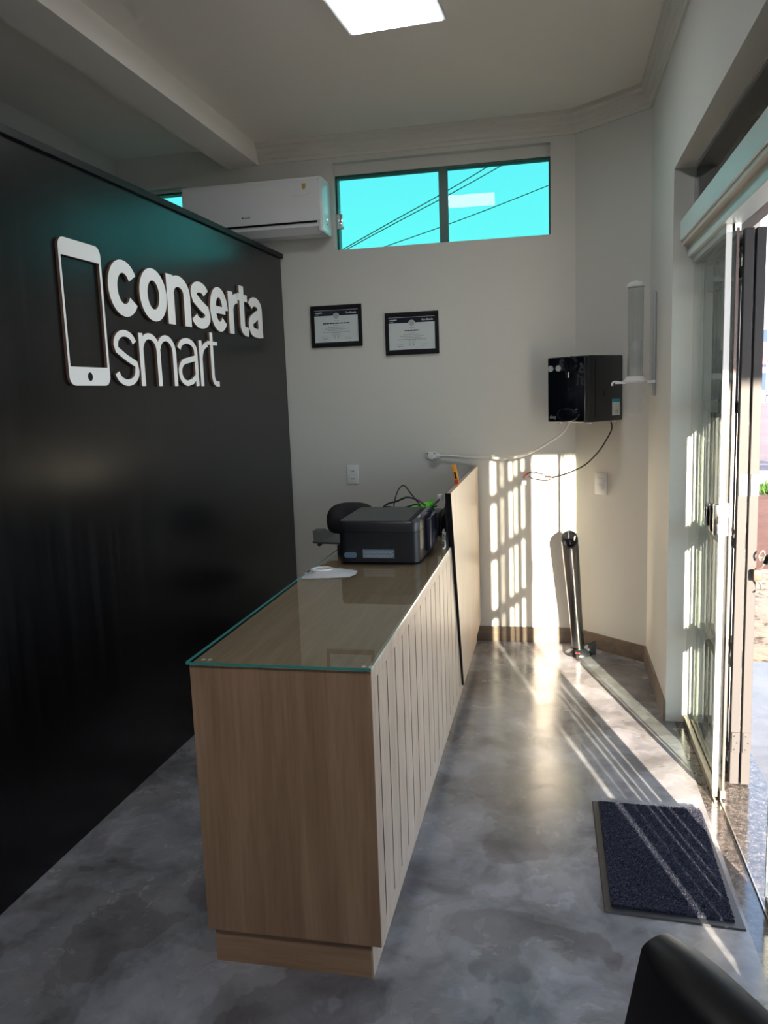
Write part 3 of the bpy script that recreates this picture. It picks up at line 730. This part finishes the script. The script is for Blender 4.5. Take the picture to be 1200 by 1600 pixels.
dk(MB().hull([(skew(3.4)-.0205,3.41,1.1187),(skew(3.4)-.0205,4.87,1.1007),(skew(4.87)-.0225,4.87,1.1007),(skew(3.4)-.0225,3.41,1.1187)] if False else
             [(-.459,3.42,.88),(-.459,4.87,.88),(-.480,4.87,.88),(-.463,3.42,.88)], [(-.459,3.42,1.115),(-.459,4.87,1.098),(-.482,4.87,1.098),(-.463,3.42,1.115)]), 'panel_liner', M_blackedge)

# ------------------------------------------------------------------ things on the desk
ZT = .8766
t = thing('printer', 'black inkjet printer with its rear paper support standing on the desk', 'printer', (-.694, 3.10, ZT))
hull = rrect(-.166, .166, 0, .40, .035, 5)
MB().loft([[(u, v, .004) for u, v in hull], [(u, v, .125) for u, v in hull]]).build('body', M_black, t, True)
MB().loft([[(u, v, .1265) for u, v in hull], [(u, v, .160) for u, v in hull], [(u*.985, .2+(v-.2)*.985, .1675) for u, v in hull]]).build('scanner_unit', M_black, t, True)
lid = rrect(-.160, .120, .006, .394, .02, 4)
MB().loft([[(u, v, .1672) for u, v in lid], [(u, v, .171) for u, v in lid]]).build('lid', M_blacktop, t)
MB().box(.128, .132, .02, .38, .168, .1705).build('lid_seam', M_blackedge, t)
MB().box(.06, .150, -.0012, .03, .012, .05).build('base_notch', M_blackedge, t) if False else None
s = MB().box(-.065, .065, -.0016, .002, .021, .056).build('rating_label', M_greyled, t, label='blue-grey label with rows of fine print')
r = random.Random(3)
for k in range(5):
    mb = MB(); x = -.062
    while x < .058:
        l = r.uniform(.006, .02); mb.box(x, min(x+l, .062), -.0024, -.0016, .025+k*.006, .028+k*.006); x += l+.002
    mb.build('print_line', M_lgrey, s)
MB().loft([[(u, -.0022, v) for u, v in rrect(-.142,-.090,.022,.044,.010)], [(u, .002, v) for u, v in rrect(-.142,-.090,.022,.044,.010)]]).build('handle_recess', M_greyled, t)
MB().hull([(.150,.05,.150),(.150,.36,.150),(.170,.36,.150),(.170,.05,.150)], [(.172,.05,.235),(.172,.36,.235),(.176,.36,.235),(.176,.05,.235)]).build('paper_support', M_glossblack, t) if False else None
MB().box(.166, .186, .16, .36, .02, .155, .004).build('rear_feed', M_navy, t, True)
MB().hull([(.130,.09,.150),(.130,.30,.150),(.160,.30,.150),(.160,.09,.150)], [(.150,.13,.180),(.150,.33,.180),(.172,.33,.175),(.172,.13,.175)]).build('feed_cover', M_navy, t)
MB().tube([(.150,.10,.160),(.172,.26,.182),(.196,.42,.205)], .004, 8, 2).build('support_arm', M_navy, t, True)
MB().box(.184, .208, .40, .412, .195, .225, .003).build('support_tip', M_white, t, True, label='pale grey tip of the raised support arm')
MB().hull([(-.166,.12,.052),(-.166,.30,.052),(-.30,.32,.060),(-.30,.10,.060)], [(-.166,.12,.060),(-.166,.30,.060),(-.305,.32,.068),(-.305,.10,.068)]).build('output_tray', M_blacktop, t)
MB().hull([(-.262,.12,.066),(-.305,.12,.068),(-.33,.19,.098),(-.29,.19,.098)], [(-.262,.30,.066),(-.305,.30,.068),(-.33,.25,.098),(-.29,.25,.098)]).build('tray_stop', M_blacktop, t)
MB().box(-.205, -.17, .12, .28, .0, .05, .004).build('tray_bracket', M_black, t, True)
MB().lathe([(.008,0),(.008,.03)], (-.285,.13,.050), 10, 'y').build('tray_pivot', M_black, t)

t = thing('plastic_bag', 'small flat clear plastic bag with a coiled white cable on the glass top', 'bag', (-.84, 2.905, ZT))
rg = random.Random(11); n = 9
pts = [[None]*(n+1) for _ in range(n+1)]
def bagmesh(zo, am):
    t_ = bmesh.new(); V = []
    for i in range(n+1):
        row = []
        for j in range(n+1):
            u, v = i/n*2-1, j/n*2-1; e = (1-u*u)*(1-v*v)
            x = u*.098*(1-.12*v*v)+.01*rg.uniform(-.5,.5); y = v*.075*(1-.25*u)+.008*rg.uniform(-.5,.5)
            row.append(t_.verts.new((x, y, .001+zo*(.012*e+.003*rg.random()*(1 if e else 0)))))
        V.append(row)
    for i in range(n):
        for j in range(n): t_.faces.new((V[i][j], V[i+1][j], V[i+1][j+1], V[i][j+1]))
    return t_
mb = MB(); mb._add(bagmesh(1.25, 1)); mb.build('film', M_film, t, True)
coil = []
for k in range(60):
    a = k/60*2*math.pi*3; coil.append((-.035+(.046-.003*(k/20))*math.cos(a), .01+(.036-.002*(k/20))*math.sin(a), .013+.00005*k))
MB().tube(coil, .0035, 6, 1).build('coiled_cable', M_white, t, True)
MB().box(.005, .040, -.036, -.022, .006, .011, .002).build('blue_clip', M_greyled, t)
MB().box(-.09, -.062, -.012, .004, .002, .010, .002).build('plug_end', M_navy, t)

t = thing('black_cable_loops', 'tangle of thin black cables looping up behind the printer', 'cable', (-.70, 3.70, ZT+.022))
MB().tube([(-.06,.05,.0),(-.055,.05,.12),(-.035,.06,.19),(-.005,.06,.213),(.03,.06,.17),(.06,.05,.135),(.075,.04,.12)], .003, 6).build('cable', M_cord, t, True)
MB().tube([(-.13,.05,.09),(-.09,.05,.125),(-.04,.05,.14),(.01,.05,.158),(.06,.05,.145),(.10,.03,.122)], .0048, 6).build('cable', M_cord, t, True)
MB().tube([(.07,.02,.118),(.11,.02,.11),(.14,.0,.118),(.165,-.05,.13)], .003, 6).build('cable', M_cord, t, True)
MB().tube([(-.13,.03,.10),(-.08,.02,.118),(-.03,.03,.105),(.02,.02,.118),(.06,.02,.128),(.09,.0,.11)], .004, 6).build('cable', M_cord, t, True)
MB().tube([(-.12,.0,.0),(-.125,.02,.06),(-.12,.04,.10),(-.05,.04,.104),(-.02,.0,.06),(.0,.0,0)], .004, 6).build('cable', M_cord, t, True)
t = thing('cable_support_box', 'low dark box added behind the printer to carry the cable tangle', 'box', (-.66, 3.80, ZT))  # invented support that holds up the cable tangle
MB().box(-.12, .12, -.06, .10, 0, .105, .006).build('case', M_blacktop, t, True)
MB().box(-.121, .121, -.061, .101, .078, .082).build('lid_seam', M_blackedge, t)
t = thing('green_pouch', 'bright green folded pouch lying among the cables behind the printer', 'pouch', (-.645, 3.80, ZT+.1055))
MB().loft([[(-.075,-.015,0),(.06,-.03,0),(.07,.03,0),(-.06,.035,0)], [(-.07,-.012,.012),(.055,-.025,.026),(.075,.025,.045),(-.05,.03,.018)], [(-.03,.0,.018),(.03,-.01,.034),(.06,.02,.050),(-.02,.02,.022)]]).build('pouch_body', M_green, t)
MB().tube([(.05,.0,.046),(.065,.02,.055),(.075,.028,.048)], .002, 6).build('pull_tab', M_green, t)
t = thing('black_bag', 'crumpled black bag wedged between the printer and the screen panel', 'bag', (-.502, 3.74, ZT+.001))
rg = random.Random(5)
rings = []
for z, s in ((0,.9),(.03,1.0),(.07,1.0),(.105,.85),(.125,.5)):
    rings.append([(.028*s*math.cos(a*math.pi/7)*(1+.12*rg.uniform(-1,1)), .13*s*math.sin(a*math.pi/7)*(1+.12*rg.uniform(-1,1)), z+rg.uniform(-.006,.006)*(z>0)) for a in range(14)])
MB().loft(rings).build('bag_body', M_leather, t, True)
MB().tube([(0,-.04,.12),(.0,-.02,.15),(.0,.03,.15),(0,.05,.12)], .004, 6).build('strap', M_cord, t, True)
t = thing('white_cable_bundle', 'small bundle of white and grey cables beside the raised screen panel', 'cable', (-.486, 3.53, ZT))
rg = random.Random(9)
for k in range(6):
    P = [(rg.uniform(-.012,.018), rg.uniform(-.02,.06), .003+.05*rg.random()) for _ in range(7)]
    MB().tube(P, .0028, 6).build('cable', M_white if k % 2 else M_greyknob, t, True)
MB().tube([(-.005,-.01,.012),(.006,-.04,.018),(.016,-.09,.014),(.018,-.13,.006),(.012,-.145,.004)], .004, 8).build('thick_cable', M_white, t, True)
t = thing('utility_knife', 'orange utility knife propped on the top edge of the screen panel', 'knife', (-.448, 3.745, 1.114))
mb = MB().box(-.011, .011, -.005, .005, 0, .098, .003)
o = mb.build('handle', M_orange, t, True); o.rotation_euler = (math.radians(8), math.radians(-9), 0)
s = MB().box(-.004, .004, -.0062, .004, .03, .065, .001).build('slider', M_blackedge, o)
MB().box(-.008, .008, -.0056, .0056, .006, .026, .001).build('grip_label', M_red, o)
MB().box(-.001, .001, -.008, .006, -.004, .006).build('blade', M_chrome, o)

# ------------------------------------------------------------------ office chair behind the desk
t = thing('office_chair', 'black office chair with rounded backrest behind the printer', 'chair', (-1.24, 4.45, 0))
def cushion(w, h, d, c, n=10, curve=0):
    rings = []
    for i in range(n+1):
        a = math.pi*i/n - math.pi/2; s = math.cos(a)**.45 if abs(math.cos(a)) > 1e-6 else .02; y = d/2*math.sin(a)
        rings.append([(c[0]+w/2*max(s,.05)*math.copysign(abs(math.cos(b))**.75, math.cos(b)), c[1]+y+curve*(math.cos(b)**2), c[2]+h/2*max(s,.05)*math.copysign(abs(math.sin(b))**.75, math.sin(b))) for b in [2*math.pi*k/28 for k in range(28)]])
    return rings
MB().loft(cushion(.30, .21, .09, (.10,.0,.835), curve=-.02)).build('backrest', M_fabric, t, True)
MB().loft(cushion(.30, .05, .06, (.10,-.05,.86))).build('back_seam_roll', M_fabric, t, True) if False else None
def flat_c(w, d, h, c):
    return [[(p[0], c[1]+(p[2]-c[2])*d/w, c[2]+(p[1]-c[1])) for p in r] for r in cushion(w, w, h, c)]
MB().loft(flat_c(.44, .44, .09, (.08,.02,.47))).build('seat', M_fabric, t, True)
MB().tube([(.10,.05,.72),(.10,.14,.60),(.09,.14,.46),(.08,.04,.42)], .016, 8).build('back_bracket', M_black, t, True)
MB().lathe([(.028,.10),(.028,.26),(.018,.26),(.018,.43)], (.08,.02,0), 16).build('gas_column', M_black, t, True)
for k in range(5):
    a = k*2*math.pi/5
    l = MB().tube([(.08+.03*math.cos(a), .02+.03*math.sin(a), .11), (.08+.27*math.cos(a), .02+.27*math.sin(a), .065)], lambda u: .022-.008*u, 8, 0).build('leg', M_black, t, True)
    MB().lathe([(.024,-.02),(.026,0),(.024,.02)], (.08+.27*math.cos(a), .02+.27*math.sin(a), .028), 14, 'y').build('caster', M_black, l, True)

# ------------------------------------------------------------------ LED panel
t = thing('ceiling_light', 'square white LED panel lamp lit on the ceiling', 'ceiling light', (-.642, 3.33, ZC))
fr = MB().box(-.205,.205,-.205,-.190,-.022,0).box(-.205,.205,.190,.205,-.022,0).box(-.205,-.190,-.19,.19,-.022,0).box(.190,.205,-.19,.19,-.022,0)
fr.build('frame', M_white, t)
MB().box(-.190,.190,-.190,.190,-.026,-.004).build('diffuser', M_led, t)
t.rotation_euler = (0,0,math.radians(-4))
t2 = thing('ceiling_light', 'added square white LED panel on the ceiling behind the camera, as fill light', 'ceiling light', (-.630, -.20, ZC))  # unseen panel added to brighten surfaces that face the camera
for ch in list(t.children):
    c = ch.copy(); COL.objects.link(c); c.parent = t2
    if c.name.startswith('diffuser'): c.data = c.data.copy(); c.data.materials[0] = M_led_fill

# ------------------------------------------------------------------ doormat
t = thing('doormat', 'dark blue-grey loop-pile doormat with grey rubber border on the cement floor', 'doormat', (.33, 2.60, .0005))
cs = [(-.193,-.322),(.197,-.345),(.187,.318),(-.200,.343)]
def sc(k, j): return [(x*k, y*j) for x, y in cs]
MB().hull([(x,y,0) for x,y in cs], [(x*.985,y*.99,.004) for x,y in cs]).build('rubber_border', M_rubber, t)
mb = MB(); inn = [(-.172,-.295),(.172,-.315),(.182,.314),(-.178,.334)]
mb.hull([(x,y,.004) for x,y in inn], [(x*.99,y*.995,.011) for x,y in inn]); mb.build('pile_base', M_mat, t)
mb = MB(); rg = random.Random(2); b_ = mb.bm
for _ in range(16000):
    x = rg.uniform(-.172,.178); y = rg.uniform(-.308,.326)
    if x > .172 + (y+.3)*.014 or x < -.172-(y+.3)*.01: continue
    h = .0105 + rg.random()*.0035; s = rg.uniform(.0014,.0026); a = rg.random()*6.28
    v = [b_.verts.new((x+s*math.cos(a+k*2.094), y+s*math.sin(a+k*2.094), .0105)) for k in range(3)]
    tp = b_.verts.new((x+rg.uniform(-.001,.001), y+rg.uniform(-.001,.001), h+.001))
    for k in range(3): b_.faces.new((v[k], v[(k+1)%3], tp))
o = mb.build('pile', M_mat, t); o['kind'] = 'stuff'

# ------------------------------------------------------------------ black chair near the camera
t = thing('waiting_chair', 'black leatherette chair in the bottom right foreground, seen from above its backrest', 'chair', (.33, .655, 0), 0)
# local frame: backrest runs from A to B, seat towards -n
A = Vector((-.205, .335, 0)); B = Vector((.15, -.12, 0)); dv = (B-A).normalized(); nv = Vector((-dv.y, dv.x, 0))
if nv.x < 0: nv = -nv
n = 14; rings = []
def sect(p, wd, z0, z1, r, push=0, push2=0):
    out = []
    prof = []
    for a in range(0, 181, 20): prof.append((wd/2*math.cos(math.radians(a)), z1-r+r*math.sin(math.radians(a))))
    prof += [(-wd/2*1.05, z1-.18), (-wd/2*.95, z0), (wd/2*.95, z0), (wd/2*1.05, z1-.18)]
    return [tuple(p + nv*(u+push) - dv*(push2*(z1-v)) + Vector((0,0,v))) for u, v in prof]
Lb = (B-A).length
for i in range(n+1):
    s = i/n; e = 1 - abs(2*s-1)**6
    wd = .088*(.55+.45*e**.5); top = .868 - .016*(1-e) - .10*s ; rings.append(sect(A+dv*(Lb*s), wd, .43, top, .03*(.4+.6*e), 0, .22*max(0, 1-3*s)))
MB().loft(rings).build('backrest', M_leather, t, True)
sc_ = A + dv*(Lb/2) - nv*.24
MB().hull([tuple(sc_+dv*a+nv*b+Vector((0,0,.40))) for a, b in ((-.26,-.23),(.26,-.23),(.26,.24),(-.26,.24))], [tuple(sc_+dv*a*.97+nv*b*.97+Vector((0,0,.47))) for a, b in ((-.26,-.23),(.26,-.23),(.26,.24),(-.26,.24))]).build('seat', M_leather, t)
for a in (-.22, .22):
    for b in (-.2, .22):
        p = sc_+dv*a+nv*b; MB().tube([(p.x,p.y,0),(p.x,p.y,.41)], .013, 10, 0).build('leg', M_steel, t, True)

# ------------------------------------------------------------------ outdoors
def gr(name, y0, y1, m, z=-.12, x0=.80, x1=60, th=.05):
    return MB().box(x0, x1, y0, y1, z-th, z).build(name, m, None, kind='structure')
gr('pavement', -14, 5.0, M_pave, x1=9)
gr('yard_ground', 5.2, 15.9, M_soil, -.125, -30, .80)
gr('leafy_ground', 5.0, 7.6, M_sand, -.122)
gr('soil_ground', 7.6, 12.2, M_soil, -.122)
gr('verge', 12.2, 14.0, M_soil, -.121)
o = gr('kerb', 14.0, 15.9, M_kerb, -.10)
gr('road', 15.9, 64, M_road, -.13, -10, 90)
# porch roof over the pavement with its front beam
struct(MB().box(.80, 4.6, -3.0, 5.4, 2.975, 3.12), 'trim_7', M_porch)
struct(MB().box(-4.2, .8, -2.35, 5.2, 3.185, 3.3), 'trim_8', M_porch)
struct(MB().box(.76, .84, 3.76, 5.2, -.12, 3.0), 'trim_9', M_wall)
t = thing('porch_beam', 'dark steel beam with a pale strip spanning the top of the gateway outside', 'beam', (1.3, 4.3, 2.45))
MB().box(-.5, 2.4, -.05, .05, -.08, .12).build('beam_body', M_darkroof, t)
MB().box(-.48, 2.4, -.056, -.05, -.06, -.035).build('pale_strip', M_white, t)
# grass tuft beside the kerb
t = thing('grass_verge', 'patch of green grass growing beside the grey kerb across the soil', 'grass', (3.3, 13.0, -.12)); t['kind'] = 'stuff'
mb = MB(); rg = random.Random(4); b_ = mb.bm
for _ in range(2600):
    x = rg.uniform(-.55, 3.0); y = rg.uniform(-.75, .75); h = rg.uniform(.04,.14); a = rg.random()*6.28
    if x < -.45 + .35*abs(y) : continue
    v = [b_.verts.new((x-.012*math.cos(a), y-.012*math.sin(a), 0)), b_.verts.new((x+.012*math.cos(a), y+.012*math.sin(a), 0)), b_.verts.new((x+rg.uniform(-.05,.05), y+rg.uniform(-.05,.05), h))]
    b_.faces.new(v)
o = mb.build('grass_blades', M_grass, t); o['kind'] = 'stuff'
# dry leaves
mb = MB(); b_ = mb.bm
for _ in range(420):
    x = rg.uniform(.9, 3.2); y = rg.uniform(4.2, 7.6); s = rg.uniform(.012,.03); a = rg.random()*6.28
    if y < 5 and rg.random() < .8: continue
    P = [(x+s*math.cos(a+q)*k, y+s*math.sin(a+q)*k, -.117+rg.random()*.008) for q, k in ((0,1),(1.2,.5),(3.1,.9),(4.6,.5))]
    b_.faces.new([b_.verts.new(p) for p in P])
o = mb.build('fallen_leaves', mat('dry_leaves', (.22,.12,.05), .8)); o['kind'] = 'stuff'; tag(o, 'dry brown leaves scattered on the sunlit ground outside the door', 'leaves')
# timber crate by the road
t = thing('timber_trestle', 'weathered timber trestle with a pale bag on top standing by the road', 'trestle', (4.5, 15.2, -.10))
for x, y in ((-.3,-.2),(.5,-.2),(-.3,.3),(.5,.3)):
    MB().box(x-.04, x+.04, y-.04, y+.04, 0, 1.0).build('leg', M_weather, t)
for z in (.95, .45, .08):
    MB().box(-.36, .56, -.25, -.21, z-.06, z+.05).build('rail', M_weather, t)
for z in (.12,.22,.32,.58,.68):
    MB().box(-.30, .52, -.23, -.215, z, z+.05).build('slat', M_soil, t)
MB().box(-.36, .56, -.26, .36, 1.0, 1.06).build('top_board', M_weather, t)
t2 = thing('pale_sack', 'pale rounded sack lying on the timber trestle', 'sack', (4.6, 15.2, .961))
MB().loft(flat_c(.55, .4, .26, (0,0,.13))).build('sack_body', M_white, t2, True)
MB().tube([(.0,0,.26),(.03,0,.30),(.06,.0,.27)], .02, 6).build('sack_neck', M_white, t2, True)
# building over the road
t = thing('shop_building', 'pale blue and white building with yellow striped awning across the road', 'building', (20, 66, -.13))
MB().box(-4.5, 30, 0, 8, .9, 5.4).build('blue_wall', M_bwall, t)
MB().box(-4.5, 30, -.3, 0, .0, .9).build('plinth_wall', M_darkroof, t)
MB().box(-4.5, 30, -.8, -.3, .55, .8).build('pale_ledge', M_bwhite, t)
MB().box(-3.6, 30, .2, 8, 5.4, 9.5).build('upper_wall', M_bwhite, t)
for k in range(9):
    x = -3.9+k*.75
    MB().hull([(x+1.8,-1.5,6.9),(x+2.15,-1.5,6.9),(x+2.15,.2,6.9),(x+1.8,.2,6.9)], [(x,-1.5,8.9),(x+.35,-1.5,8.9),(x+.35,.2,8.9),(x,.2,8.9)]).build('awning_stripe', M_yellow, t)
text_obj('painted_letters', 'db', 2.2, M_pink, t, (-5.6,-.05,2.9), (math.pi/2,0,0), .04, .06)
MB().box(-5.6, -3.2, -.1, 0, 2.2, 2.6).build('painted_bar', M_pink, t)
# overhead wires seen through the window
for (a, b, lab) in (((-2.6,9,3.00),(.6,9,4.50),'thin overhead wire, the upper of the pair seen through the window'),
                    ((-2.6,9.4,3.10),(.9,9.4,4.65),'thin overhead wire, the lower of the pair seen through the window'),
                    ((-3.383,10.5,3.064),(1.167,10.5,4.334),'single overhead wire crossing low through the right window pane')):
    p = Vector(a); q = Vector(b); m_ = (p+q)/2 - Vector((0,0,.03))
    d = q-p
    o = MB().tube([p-d*1.5, p, m_, q, q+d*1.5], .0055, 6).build('overhead_wire', M_cord, None, True); tag(o, lab, 'wire')
